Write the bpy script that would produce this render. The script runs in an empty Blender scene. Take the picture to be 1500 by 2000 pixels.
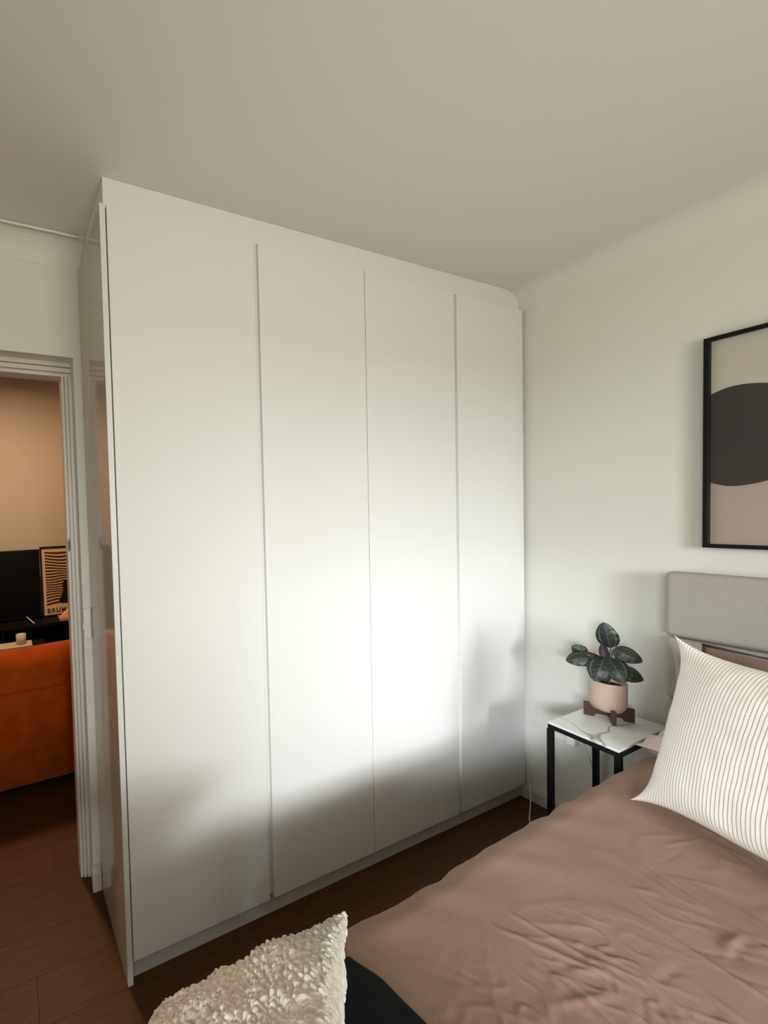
import bpy, bmesh, math, random
from mathutils import Vector, Matrix, noise
random.seed(7)
V = Vector
scene = bpy.context.scene

# ------------------------------------------------------------------ camera
cam_d = bpy.data.cameras.new('camera'); cam = bpy.data.objects.new('camera', cam_d)
scene.collection.objects.link(cam); scene.camera = cam
YAW, PITCH, ROLL, F = -0.379, -0.030, -0.033, 795.95
fw = V((math.sin(-YAW), math.cos(YAW), 0)); rt = V((math.cos(YAW), math.sin(YAW), 0)); up = V((0, 0, 1))
f_ = fw*math.cos(PITCH) + up*math.sin(PITCH); u_ = -fw*math.sin(PITCH) + up*math.cos(PITCH)
r_ = rt*math.cos(ROLL) + u_*math.sin(ROLL); u2 = -rt*math.sin(ROLL) + u_*math.cos(ROLL)
M = Matrix((r_, u2, -f_)).transposed().to_4x4(); M.translation = V((-0.288, -1.189, 1.450))
cam.matrix_world = M
cam_d.sensor_fit = 'HORIZONTAL'; cam_d.sensor_width = 36
cam_d.lens = F/1500*36; cam_d.shift_x = 420.17/1500; cam_d.shift_y = 28.79/1500
cam_d.clip_start = 0.02

# ------------------------------------------------------------------ world, lights, exposure
w = bpy.data.worlds.new('world'); scene.world = w; w.use_nodes = True
bg = w.node_tree.nodes['Background']; bg.inputs[0].default_value = (0.80, 0.88, 1.0, 1); bg.inputs[1].default_value = 1.0
scene.view_settings.view_transform = 'Standard'; scene.view_settings.look = 'None'
scene.view_settings.gamma = 1; scene.view_settings.use_curve_mapping = False
scene.view_settings.exposure = 0.0
def area(name, loc, target, sx, sy, power, col, spread=180):
    l = bpy.data.lights.new(name, 'AREA'); l.shape = 'RECTANGLE'; l.size = sx; l.size_y = sy
    l.energy = power; l.color = col; l.spread = math.radians(spread)
    o = bpy.data.objects.new(name, l); scene.collection.objects.link(o); o.location = loc
    o.rotation_euler = (V(target)-V(loc)).to_track_quat('-Z', 'Y').to_euler(); return o
# daylight through the back window (soft, near level) and through the side window
area('daylight_back_window', (0.30, -3.16, 1.42), (0.40, -0.6, 2.90), 1.5, 1.1, 40, (1.0, 0.96, 0.80), 180)
area('sky_patch_outside', (-1.4, -7.5, 2.5), (0.6, 0.0, 1.0), 2.4, 1.4, 84, (0.86, 0.93, 1.0), 70)
area('daylight_side_window', (-1.78, -2.15, 1.20), (1.9, -0.5, 0.8), 1.0, 0.9, 8, (0.95, 0.97, 1.0), 150)
area('sky_patch_side', (-6.1, -4.6, 2.8), (1.9, -0.4, 0.9), 2.0, 1.2, 88, (0.86, 0.93, 1.0), 60)

# ------------------------------------------------------------------ materials
def mat(name, col, rough=0.6, spec=0.5, metal=0.0, var=0.0, vscale=8.0, bump=0.0, bscale=200.0, sheen=0.0, col2=None, coat=0.0, stretch=None):
    m = bpy.data.materials.new(name); m.use_nodes = True; nt = m.node_tree; N = nt.nodes; L = nt.links
    b = N['Principled BSDF']; b.inputs['Base Color'].default_value = (*col, 1); b.inputs['Roughness'].default_value = rough
    b.inputs['Specular IOR Level'].default_value = spec; b.inputs['Metallic'].default_value = metal
    b.inputs['Sheen Weight'].default_value = sheen; b.inputs['Coat Weight'].default_value = coat
    tc = N.new('ShaderNodeTexCoord'); src = tc.outputs['Object']
    if stretch:
        mp = N.new('ShaderNodeMapping'); mp.inputs['Scale'].default_value = stretch; L.new(src, mp.inputs[0]); src = mp.outputs[0]
    if var or col2:
        n = N.new('ShaderNodeTexNoise'); n.inputs['Scale'].default_value = vscale; n.inputs['Detail'].default_value = 5
        L.new(src, n.inputs['Vector'])
        r = N.new('ShaderNodeValToRGB'); r.color_ramp.elements[0].position = 0.3; r.color_ramp.elements[1].position = 0.7
        c2 = col2 or tuple(c*(1-var) for c in col)
        r.color_ramp.elements[0].color = (*c2, 1); r.color_ramp.elements[1].color = (*col, 1)
        L.new(n.outputs['Fac'], r.inputs[0]); L.new(r.outputs[0], b.inputs['Base Color'])
    if bump:
        n2 = N.new('ShaderNodeTexNoise'); n2.inputs['Scale'].default_value = bscale; n2.inputs['Detail'].default_value = 3
        L.new(src, n2.inputs['Vector'])
        bp = N.new('ShaderNodeBump'); bp.inputs['Strength'].default_value = bump; bp.inputs['Distance'].default_value = 0.002
        L.new(n2.outputs['Fac'], bp.inputs['Height']); L.new(bp.outputs[0], b.inputs['Normal'])
    return m
MT = {}
MT['wall'] = mat('wall_paint', (0.755, 0.75, 0.685), 0.75, 0.3, bump=0.06, bscale=350)
MT['ceiling'] = mat('ceiling_paint', (0.765, 0.76, 0.71), 0.85, 0.2, bump=0.05, bscale=300)
MT['trim'] = mat('trim_gloss_paint', (0.66, 0.62, 0.57), 0.36, 0.5)
MT['front'] = mat('wardrobe_front_lacquer', (0.765, 0.755, 0.73), 0.5, 0.35, bump=0.02, bscale=500)
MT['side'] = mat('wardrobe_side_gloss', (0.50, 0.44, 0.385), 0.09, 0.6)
MT['edge'] = mat('wardrobe_edge', (0.73, 0.72, 0.70), 0.4)
MT['carcass'] = mat('carcass_dark_gap', (0.25, 0.24, 0.23), 0.7)
MT['plinth'] = mat('plinth_white', (0.60, 0.58, 0.56), 0.5)
MT['room2wall'] = mat('far_wall_paint', (0.56, 0.53, 0.50), 0.8, 0.2)
MT['black'] = mat('black_metal', (0.004, 0.004, 0.004), 0.5, 0.2)
MT['blackgloss'] = mat('screen_black', (0.003, 0.003, 0.003), 0.35, 0.08)
MT['blackfab'] = mat('black_knit', (0.004, 0.0045, 0.0055), 0.95, 0.15, bump=0.6, bscale=900)
MT['blackwood'] = mat('black_stained_wood', (0.008, 0.007, 0.006), 0.55, 0.15)
MT['duvet'] = mat('duvet_linen', (0.262, 0.166, 0.120), 0.9, 0.12, vscale=5, col2=(0.225, 0.140, 0.100), bump=0.22, bscale=420, sheen=0.05)
MT['sheet'] = mat('white_sheet', (0.62, 0.57, 0.53), 0.9, 0.2, bump=0.3)
MT['pink'] = mat('blush_linen', (0.52, 0.42, 0.375), 0.9, 0.15, var=0.12, vscale=9, bump=0.5, bscale=300, sheen=0.1)
MT['brownc'] = mat('brown_velvet', (0.20, 0.12, 0.10), 0.85, 0.2, var=0.3, vscale=18, bump=0.4, bscale=400, sheen=0.3)
MT['pipe'] = mat('dark_piping', (0.03, 0.02, 0.018), 0.8)
MT['headb'] = mat('headboard_fabric', (0.415, 0.385, 0.34), 0.85, 0.2, var=0.06, vscale=120, bump=0.5, bscale=600)
MT['knit'] = mat('chunky_cream_yarn', (0.78, 0.75, 0.70), 1.0, 0.0, vscale=110, col2=(0.52, 0.46, 0.40), bump=0.8, bscale=420)
MT['orange'] = mat('orange_velvet', (0.38, 0.060, 0.001), 0.8, 0.05, var=0.3, vscale=14, bump=0.3, bscale=300, sheen=0.12)
MT['pot'] = mat('blush_ceramic', (0.56, 0.42, 0.33), 0.55, 0.3, var=0.05, vscale=30)
MT['walnut'] = mat('walnut', (0.085, 0.035, 0.018), 0.5, 0.4, vscale=40, col2=(0.045, 0.018, 0.010), stretch=(1, 1, 6))
MT['soil'] = mat('soil', (0.012, 0.009, 0.007), 0.95, bump=1.0, bscale=300)
MT['plastic'] = mat('white_plastic', (0.80, 0.78, 0.75), 0.35)
MT['silver'] = mat('brushed_silver', (0.75, 0.75, 0.75), 0.3, metal=1.0)
MT['bronze'] = mat('dark_strike_metal', (0.06, 0.05, 0.045), 0.4, metal=0.8)
MT['book'] = mat('pink_book_cover', (0.62, 0.30, 0.26), 0.6)
MT['paper'] = mat('paper_pages', (0.80, 0.72, 0.60), 0.8)
MT['cup'] = mat('stoneware', (0.62, 0.55, 0.47), 0.6)
MT['ground'] = mat('outside_ground', (0.35, 0.36, 0.32), 0.9)

def floor_mat(i, warm):
    base = [(0.090, 0.037, 0.012), (0.084, 0.034, 0.011), (0.095, 0.040, 0.013), (0.086, 0.036, 0.012)][i]
    return mat('walnut_laminate_%d' % i, base, 0.45, 0.22, vscale=9, col2=tuple(c*0.62 for c in base), bump=0.15, bscale=60, stretch=(1, 12, 1))
FM = [floor_mat(i, 0) for i in range(4)]

def marble():
    m = mat('white_marble', (0.78, 0.78, 0.76), 0.16, 0.5); nt = m.node_tree; N = nt.nodes; L = nt.links; b = N['Principled BSDF']
    tc = N.new('ShaderNodeTexCoord'); n = N.new('ShaderNodeTexNoise'); n.inputs['Scale'].default_value = 2.6; n.inputs['Detail'].default_value = 1.5
    n.inputs['Distortion'].default_value = 0.5; L.new(tc.outputs['Object'], n.inputs['Vector'])
    s = N.new('ShaderNodeMath'); s.operation = 'SUBTRACT'; s.inputs[1].default_value = 0.5; L.new(n.outputs['Fac'], s.inputs[0])
    a = N.new('ShaderNodeMath'); a.operation = 'ABSOLUTE'; L.new(s.outputs[0], a.inputs[0])
    r = N.new('ShaderNodeValToRGB'); r.color_ramp.elements[0].color = (0.30, 0.28, 0.26, 1); r.color_ramp.elements[1].position = 0.006
    r.color_ramp.elements[1].color = (0.76, 0.77, 0.74, 1); L.new(a.outputs[0], r.inputs[0]); L.new(r.outputs[0], b.inputs['Base Color']); return m
MT['marble'] = marble()

def glass():
    m = bpy.data.materials.new('picture_glass'); m.use_nodes = True; nt = m.node_tree; N = nt.nodes; L = nt.links
    N.remove(N['Principled BSDF']); t = N.new('ShaderNodeBsdfTransparent'); g = N.new('ShaderNodeBsdfGlossy'); g.inputs['Roughness'].default_value = 0.02
    lw_ = N.new('ShaderNodeLayerWeight'); pw_ = N.new('ShaderNodeMath'); pw_.operation = 'POWER'; pw_.inputs[1].default_value = 5
    L.new(lw_.outputs['Facing'], pw_.inputs[0]); fr = N.new('ShaderNodeMath'); fr.operation = 'MULTIPLY_ADD'; fr.inputs[1].default_value = 0.96; fr.inputs[2].default_value = 0.035; L.new(pw_.outputs[0], fr.inputs[0]); mx = N.new('ShaderNodeMixShader')
    L.new(fr.outputs[0], mx.inputs[0]); L.new(t.outputs[0], mx.inputs[1]); L.new(g.outputs[0], mx.inputs[2]); L.new(mx.outputs[0], N['Material Output'].inputs[0]); return m
MT['glass'] = glass()

def ribbed_mat():
    m = mat('cream_ribbed_cotton', (0.86, 0.83, 0.77), 0.85, 0.2, bump=0.3, bscale=500); nt = m.node_tree; N = nt.nodes; L = nt.links; b = N['Principled BSDF']
    uv = N.new('ShaderNodeUVMap'); sp = N.new('ShaderNodeSeparateXYZ'); L.new(uv.outputs[0], sp.inputs[0])
    mu = N.new('ShaderNodeMath'); mu.operation = 'MULTIPLY'; mu.inputs[1].default_value = 70; L.new(sp.outputs[0], mu.inputs[0])
    fr = N.new('ShaderNodeMath'); fr.operation = 'FRACT'; L.new(mu.outputs[0], fr.inputs[0])
    r = N.new('ShaderNodeValToRGB'); e = r.color_ramp.elements; e[0].position = 0; e[0].color = (0.42, 0.32, 0.25, 1); e[1].position = 0.24; e[1].color = (0.87, 0.84, 0.78, 1)
    x = e.new(0.12); x.color = (0.50, 0.39, 0.31, 1); x = e.new(0.88); x.color = (0.87, 0.84, 0.78, 1); x = e.new(1.0); x.color = (0.50, 0.40, 0.32, 1)
    L.new(fr.outputs[0], r.inputs[0]); L.new(r.outputs[0], b.inputs['Base Color']); return m
MT['ribbed'] = ribbed_mat()

def leaf_mat():
    m = bpy.data.materials.new('patterned_leaf'); m.use_nodes = True; nt = m.node_tree; N = nt.nodes; L = nt.links; b = N['Principled BSDF']
    b.inputs['Roughness'].default_value = 0.42
    uv = N.new('ShaderNodeUVMap'); sp = N.new('ShaderNodeSeparateXYZ'); L.new(uv.outputs[0], sp.inputs[0])
    def M_(op, a, c=None):
        n = N.new('ShaderNodeMath'); n.operation = op
        for i, q in enumerate((a, c)):
            if q is None: continue
            if isinstance(q, (int, float)): n.inputs[i].default_value = q
            else: L.new(q, n.inputs[i])
        return n.outputs[0]
    s = M_('ABSOLUTE', M_('SUBTRACT', sp.outputs[0], 0.5))           # 0 midrib .. .5 margin
    ring = M_('LESS_THAN', M_('ABSOLUTE', M_('SUBTRACT', s, 0.34)), 0.030)
    mid = M_('LESS_THAN', s, 0.014)
    nz = N.new('ShaderNodeTexNoise'); nz.inputs['Scale'].default_value = 9; L.new(uv.outputs[0], nz.inputs['Vector'])
    fea = M_('MULTIPLY', M_('LESS_THAN', M_('FRACT', M_('MULTIPLY', M_('ADD', sp.outputs[1], M_('MULTIPLY', s, -0.5)), 6.0)), 0.16), M_('LESS_THAN', s, 0.30))
    line = M_('MAXIMUM', M_('MULTIPLY', ring, M_('MULTIPLY', nz.outputs['Fac'], 1.1)), M_('MAXIMUM', M_('MULTIPLY', mid, 0.6), M_('MULTIPLY', fea, 0.28)))
    mx = N.new('ShaderNodeMixRGB'); mx.inputs[1].default_value = (0.010, 0.017, 0.011, 1); mx.inputs[2].default_value = (0.12, 0.16, 0.11, 1); L.new(line, mx.inputs[0])
    geo = N.new('ShaderNodeNewGeometry'); m2 = N.new('ShaderNodeMixRGB'); L.new(geo.outputs['Backfacing'], m2.inputs[0]); L.new(mx.outputs[0], m2.inputs[1]); m2.inputs[2].default_value = (0.050, 0.018, 0.026, 1)
    L.new(m2.outputs[0], b.inputs['Base Color']); return m
MT['leaf'] = leaf_mat()
MT['leaf_under'] = mat('leaf_underside', (0.055, 0.020, 0.028), 0.5, vscale=60, col2=(0.035, 0.022, 0.022))
MT['stem'] = mat('leaf_stem', (0.10, 0.09, 0.07), 0.5)

# ------------------------------------------------------------------ mesh helpers
def link(o): scene.collection.objects.link(o); return o
def add_box(bm, x0, x1, y0, y1, z0, z1, bev=0.0, seg=2):
    g = bmesh.ops.create_cube(bm, size=1); vs = g['verts']
    for v in vs: v.co = V(((x0+x1)/2 + v.co.x*(x1-x0), (y0+y1)/2 + v.co.y*(y1-y0), (z0+z1)/2 + v.co.z*(z1-z0)))
    if bev:
        es = list({e for v in vs for e in v.link_edges})
        bmesh.ops.bevel(bm, geom=es, offset=bev, segments=seg, affect='EDGES', profile=0.5)
    return bm
def bx(*a, **k): return add_box(bmesh.new(), *a, **k)
def world_loc(o):
    p = V(o.location)
    while o.parent: o = o.parent; p += V(o.location)
    return p
def obj(name, bm, m, parent=None, smooth=False, loc=None, recalc=True):
    if recalc: bmesh.ops.recalc_face_normals(bm, faces=bm.faces)
    me = bpy.data.meshes.new(name)
    if loc is not None: bmesh.ops.translate(bm, verts=bm.verts, vec=-V(loc))
    bm.to_mesh(me); bm.free(); me.materials.append(m)
    if smooth: me.polygons.foreach_set('use_smooth', [True]*len(me.polygons))
    o = bpy.data.objects.new(name, me); link(o)
    wl = V(loc) if loc is not None else V((0, 0, 0))
    if parent: o.parent = parent; o.location = wl - world_loc(parent)
    else: o.location = wl
    return o
def tag(o, label, cat, group=None):
    o['label'] = label; o['category'] = cat
    if group: o['group'] = group
    return o
def thing(name, label, cat, loc, group=None):
    o = bpy.data.objects.new(name, None); link(o); o.location = loc; o.empty_display_size = 0.1
    return tag(o, label, cat, group)
def struct(name, bm, m, parent=None, smooth=False):
    o = obj(name, bm, m, parent, smooth)
    if not parent: o['kind'] = 'structure'
    return o
def prism(bm, prof, axis, a, b):
    """extrude a closed 2-D profile along an axis; prof gives the other two coordinates in x,y,z order"""
    def P(p, t):
        if axis == 'x': return V((t, p[0], p[1]))
        if axis == 'y': return V((p[0], t, p[1]))
        return V((p[0], p[1], t))
    A = [bm.verts.new(P(p, a)) for p in prof]; B = [bm.verts.new(P(p, b)) for p in prof]
    n = len(prof); bm.faces.new(A); bm.faces.new(list(reversed(B)))
    for i in range(n): bm.faces.new((A[i], B[i], B[(i+1) % n], A[(i+1) % n]))
    return bm
def tube(bm, pts, r, n=8):
    pts = [V(p) for p in pts]; rings = []
    for i, p in enumerate(pts):
        d = (pts[min(i+1, len(pts)-1)] - pts[max(i-1, 0)]).normalized()
        a = d.cross(V((0, 0, 1)) if abs(d.z) < 0.9 else V((1, 0, 0))).normalized(); b = d.cross(a)
        rr = r[i] if isinstance(r, (list, tuple)) else r
        rings.append([bm.verts.new(p + (a*math.cos(t) + b*math.sin(t))*rr) for t in [2*math.pi*k/n for k in range(n)]])
    for i in range(len(rings)-1):
        for k in range(n): bm.faces.new((rings[i][k], rings[i][(k+1) % n], rings[i+1][(k+1) % n], rings[i+1][k]))
    bm.faces.new(list(reversed(rings[0]))); bm.faces.new(rings[-1]); return bm
def smoothpath(P, k=8):
    P = [V(p) for p in P]; out = []
    for i in range(len(P)-1):
        p0, p1, p2, p3 = P[max(i-1, 0)], P[i], P[i+1], P[min(i+2, len(P)-1)]
        for j in range(k):
            t = j/k; out.append(0.5*((2*p1) + (p2-p0)*t + (2*p0-5*p1+4*p2-p3)*t*t + (3*p1-p0-3*p2+p3)*t**3))
    out.append(P[-1]); return out
def lathe(bm, prof, c, n=40):
    rings = []
    for r, z in prof:
        if r < 1e-5: rings.append([bm.verts.new(V(c)+V((0, 0, z)))])
        else: rings.append([bm.verts.new(V(c)+V((r*math.cos(t), r*math.sin(t), z))) for t in [2*math.pi*k/n for k in range(n)]])
    for i in range(len(rings)-1):
        A, B = rings[i], rings[i+1]
        for k in range(n):
            q = [A[k % len(A)], A[(k+1) % len(A)], B[(k+1) % len(B)], B[k % len(B)]]
            u = []
            for v in q:
                if v not in u: u.append(v)
            if len(u) > 2: bm.faces.new(u)
    return bm

# ------------------------------------------------------------------ setting
W, XW, YW, H = 2.025, 2.040, 0.376, 2.455
XL, YB = -1.60, -3.00
# floors: planks are parts of the floor
def floor(name, x0, x1, y0, y1, z, ph):
    f = obj(name, bx(x0, x1, y0, y1, z-0.08, z-0.012), MT['blackwood']); f['kind'] = 'structure'
    pw, plen = 0.142, 1.29; y = y1; row = 0; cache = {}
    while y > y0 + 1e-4:
        ya = max(y0, y-pw); off = ((row*0.43 + ph) % 1.0)*plen; x = x0 - off; 
        while x < x1 - 1e-4:
            a, b = max(x, x0), min(x+plen, x1)
            if b-a > 0.01:
                key = (round(b-a, 3), round(y-ya, 3)); mi = (row*7 + int(x*3.1)) % 4; kk = key+(mi,)
                if kk not in cache:
                    bm = bx(0.0002, b-a-0.0002, 0.0002, y-ya-0.0002, -0.012, 0, bev=0.0005, seg=1)
                    me = bpy.data.meshes.new('plank'); bm.to_mesh(me); bm.free(); me.materials.append(FM[mi]); cache[kk] = me
                o = bpy.data.objects.new('plank', cache[kk]); link(o); o.parent = f; o.location = (a, ya, z)
            x += plen
        y = ya; row += 1
    return f
floor('floor', XL, XW, YB, 0.426, 0.0, 0.1)
floor('floor_living_room', -2.3, 2.5, 0.426, 3.22, 0.0, 0.6)
struct('ceiling', bx(XL-0.1, XW+0.1, YB-0.1, YW+0.1, H, H+0.1), MT['ceiling'])
HL = 2.86
struct('ceiling_living_room', bx(-2.4, 2.6, YW+0.1, 3.32, HL, HL+0.1), MT['ceiling'])
struct('wall_right', bx(XW, XW+0.1, YB-0.1, YW+0.1, -0.08, H), MT['wall'])
# door wall: recessed frame opening x[-0.90,-0.03], z to 2.046
OX0, OX1, OZ = -0.93, -0.030, 2.050
bm = bmesh.new(); add_box(bm, XL-0.1, OX0, YW, YW+0.10, -0.012, H); add_box(bm, OX1, XW, YW, YW+0.10, -0.012, H); add_box(bm, OX0, OX1, YW, YW+0.10, OZ, H)
struct('wall_door_side', bm, MT['wall'])
bm = bmesh.new(); add_box(bm, -2.4, OX0, YW+0.1, YW+0.12, -0.012, HL); add_box(bm, OX1, 2.6, YW+0.1, YW+0.12, -0.012, HL); add_box(bm, OX0, OX1, YW+0.1, YW+0.12, OZ, HL)
struct('wall_living_room_near', bm, MT['room2wall'])
struct('wall_living_room_far', bx(-2.4, 2.6, 3.22, 3.32, -0.08, HL), MT['room2wall'])
struct('wall_living_room_left', bx(-2.4, -2.3, YW+0.12, 3.22, -0.08, HL), MT['room2wall'])
struct('wall_living_room_right', bx(2.5, 2.6, YW+0.12, 3.22, -0.08, HL), MT['room2wall'])
struct('wall_added_shade_pier', bx(XL, -0.935, -1.20, YW-0.0005, -0.012, H), MT['wall'])  # unseen pier, added to keep side-window light off the door wall
# back wall with window, left wall with window
def wall_with_hole(name, axis, a0, a1, t0, t1, h0, h1, z0, z1):
    bm = bmesh.new()
    def B(p, q, za, zb):
        if axis == 'x': add_box(bm, p, q, t0, t1, za, zb)
        else: add_box(bm, t0, t1, p, q, za, zb)
    B(a0, h0, -0.012, H); B(h1, a1, -0.012, H); B(h0, h1, -0.012, z0); B(h0, h1, z1, H)
    return struct(name, bm, MT['wall'])
wall_with_hole('wall_back', 'x', XL-0.1, XW, YB-0.1, YB, -0.45, 1.05, 0.85, 2.02)
wall_with_hole('wall_left', 'y', YB, YW, XL-0.1, XL, -2.7, -1.55, 0.70, 1.75)
def win_frame(name, axis, t0, t1, h0, h1, z0, z1):
    def B(p, q, za, zb):
        return bx(p, q, t0, t1, za, zb, bev=0.004) if axis == 'x' else bx(t0, t1, p, q, za, zb, bev=0.004)
    o = bpy.data.objects.new(name, None); link(o); o['kind'] = 'structure'
    for q in ((h0, h0+0.05, z0, z1), (h1-0.05, h1, z0, z1), (h0+0.05, h1-0.05, z0, z0+0.05), (h0+0.05, h1-0.05, z1-0.05, z1), ((h0+h1)/2-0.02, (h0+h1)/2+0.02, z0+0.05, z1-0.05)):
        obj('window_bar', B(*q), MT['trim'], o)
win_frame('window_1', 'x', YB-0.08, YB-0.03, -0.45, 1.05, 0.85, 2.02)
win_frame('window_2', 'y', XL-0.08, XL-0.03, -2.7, -1.55, 0.70, 1.75)
struct('ground_outside', bx(-12, 12, -16, -3.4, -0.6, -0.5), MT['ground'])

# cornices (coved): profile in (distance from wall, z)
def cove(R=0.078, n=8):
    pts = [(0, H), (R, H), (R, H-0.004)]
    for i in range(n+1):
        t = math.pi/2*i/n; pts.append((R - (R-0.0015)*math.sin(t), H-0.004 - (R-0.004)*(1-math.cos(t))))
    pts += [(0, H-R-0.001)]
    return pts
bm = bmesh.new(); prism(bm, [(YW-d, z) for d, z in cove()], 'x', -0.934, 0.0165); struct('trim_1', bm, MT['ceiling'])
o = obj('cornice_bead', tube(bmesh.new(), [(-0.93+i*0.0232, YW-0.080+0.0010*math.sin(i*1.7), H-0.007) for i in range(41)], 0.0045, 6), MT['plastic'], bpy.data.objects['trim_1'], smooth=True)
bm = bmesh.new(); 
rings = [[bm.verts.new((XW-0.10*(1-math.sin(t)), y, H-0.10*(1-math.cos(t)))) for t in [math.pi/2*i/14 for i in range(15)]] for y in (YB, YW)]
for i in range(14): bm.faces.new((rings[0][i], rings[0][i+1], rings[1][i+1], rings[1][i]))
for r in rings: bm.faces.new([bm.verts.new(v.co) for v in r] + [bm.verts.new((XW, r[0].co.y, H))])
struct('trim_2', bm, MT['wall'], smooth=True)
bm = bmesh.new(); prism(bm, [(YB+d, z) for d, z in cove()], 'x', XL+0.08, XW-0.08); struct('trim_3', bm, MT['ceiling'])
bm = bmesh.new(); prism(bm, [(XL+d, z) for d, z in cove()], 'y', YB, -1.205); struct('trim_4', bm, MT['ceiling'])
# baseboards
def bb(t=0.016, h=0.068): return [(0, 0.001), (t, 0.001), (t, h*0.72), (t*0.55, h), (0, h)]
bm = bmesh.new(); prism(bm, [(XW-d, z) for d, z in bb()], 'y', YB, 0.030); struct('baseboard_right', bm, MT['trim'])
bm = bmesh.new(); prism(bm, [(YB+d, z) for d, z in bb()], 'x', XL+0.02, XW-0.02); struct('baseboard_back', bm, MT['trim'])
bm = bmesh.new(); prism(bm, [(XL+d, z) for d, z in bb()], 'y', YB, -1.205); struct('baseboard_left', bm, MT['trim'])
bm = bmesh.new(); prism(bm, [(YW-d, z) for d, z in bb(0.02, 0.095)], 'x', -0.036, -0.002); struct('baseboard_door', bm, MT['trim'])
bm = bmesh.new(); prism(bm, [(-0.935+d, z) for d, z in bb(0.016, 0.08)], 'y', -1.20, YW-0.002); struct('baseboard_added_pier', bm, MT['trim'])  # skirts the added shading pier, out of view
bm = bmesh.new(); prism(bm, [(3.22-d, z) for d, z in bb(0.016, 0.08)], 'x', -2.3, 2.5); struct('baseboard_living_room', bm, MT['trim'])

# door frame: stepped moulding in the recess
d1 = bpy.data.objects.new('door_1', None); link(d1); d1['kind'] = 'structure'
def frame_leg(s):   # s=+1 right jamb, -1 left
    xo = OX1 if s > 0 else OX0
    steps = [(0.0005, 0.016, 0.435), (0.016, 0.020, 0.447), (0.020, 0.034, 0.438), (0.034, 0.038, 0.452), (0.038, 0.050, 0.444)]
    bm = bmesh.new()
    for a, b, y in steps:
        x0, x1 = sorted((xo - s*a*0.76, xo - s*b*0.76)); add_box(bm, x0, x1, y, YW+0.128, 0.001, OZ-0.052)
    return bm
obj('jamb', frame_leg(1), MT['trim'], d1); obj('jamb', frame_leg(-1), MT['trim'], d1)
bm = bmesh.new()
for a, b, y in [(0.0005, 0.016, 0.435), (0.016, 0.021, 0.449), (0.021, 0.036, 0.438), (0.036, 0.041, 0.452), (0.041, 0.052, 0.444)]:
    add_box(bm, OX0+0.0005, OX1-0.0005, y, YW+0.128, OZ-b, OZ-a)
obj('head_jamb', bm, MT['trim'], d1)
bm = bmesh.new()
lathe(bm, [(0, 0), (0.010, 0), (0.010, 0.003), (0, 0.003)], (0, 0, 0), 20)
for v in bm.verts: v.co = V((-0.0625 + v.co.x*0.42, 0.4445 - v.co.z*0.8, 1.342 + v.co.y*2.6))
obj('strike_plate', bm, MT['bronze'], d1)
# slim architrave light switch
sw = thing('light_switch', 'slim white light switch on the narrow wall strip between doorway and wardrobe', 'light switch', (-0.016, YW, 1.05))
obj('switch_plate', bx(-0.031, -0.003, YW-0.013, YW-0.0005, 0.985, 1.103, bev=0.003), MT['plastic'], sw)
obj('rocker', bx(-0.036, -0.028, YW-0.020, YW-0.009, 1.025, 1.048, bev=0.003), MT['plastic'], sw)

# ------------------------------------------------------------------ wardrobe
wd = thing('wardrobe', 'tall white built-in wardrobe with four flat doors reaching almost to the ceiling', 'wardrobe', (1.0, 0.2, 0))
ZT, ZB = 2.362, 0.071; DT = 0.019
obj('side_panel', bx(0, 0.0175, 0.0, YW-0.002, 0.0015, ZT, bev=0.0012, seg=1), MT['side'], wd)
obj('panel_front_edge', bx(0.0004, 0.0172, -0.0012, 0.0002, 0.0015, ZT-0.0005), MT['edge'], wd)
bm = bmesh.new(); add_box(bm, 0.0185, 2.022, 0.0225, YW-0.004, ZB-0.006, ZT-0.004)
obj('carcass', bm, MT['carcass'], wd)
obj('plinth', bx(0.0180, 2.030, 0.0200, 0.036, 0.0015, ZB-0.007), MT['plinth'], wd)
E1, S1, E2, S2, E3 = 0.5265, 0.545, 1.0262, 1.5385, 1.557
doors = [(0.0215, E1), (S1, 1.0262), (1.0292, S2), (S2+0.0185, 2.025)]
for a, b in doors:
    bm = bx(a, b, 0.0, DT, ZB, ZT, bev=0.0016)
    obj('door', bm, MT['front'], wd)
for a, b in ((E1, S1), (S2, S2+0.0185)):
    obj('filler_strip', bx(a+0.0005, b-0.0005, 0.011, 0.0222, ZB+0.010, ZT-0.004), MT['edge'], wd)
# filler panel up to the ceiling, its right end cut to the cornice curve
R = 0.078; prof = [(0.0165, ZT+0.001), (XW-0.004, ZT+0.001)]
prof += [(XW-0.003 - (R-(R-0.004)*math.cos(math.pi/2*i/8))*1.0, H-R-0.002 + (R-0.004)*math.sin(math.pi/2*i/8)) for i in range(9)]
prof = [(0.0165, ZT+0.001), (XW-0.004, ZT+0.001), (XW-0.006, H-R-0.004)]
for i in range(1, 9):
    t = math.pi/2*(1-i/8); prof.append((XW-0.003-(R-(R-0.004)*math.sin(t))-0.001, H-0.006-(R-0.004)*(1-math.cos(t))))
prof += [(XW-R-0.010, H-0.001), (0.0165, H-0.001)]
bm = bmesh.new(); prism(bm, prof, 'y', 0.018, 0.034); obj('top_filler', bm, MT['front'], wd)
obj('side_filler', bx(0.0172, 0.033, 0.0342, YW-0.004, ZT+0.001, H-0.001), MT['wall'], wd)

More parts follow.
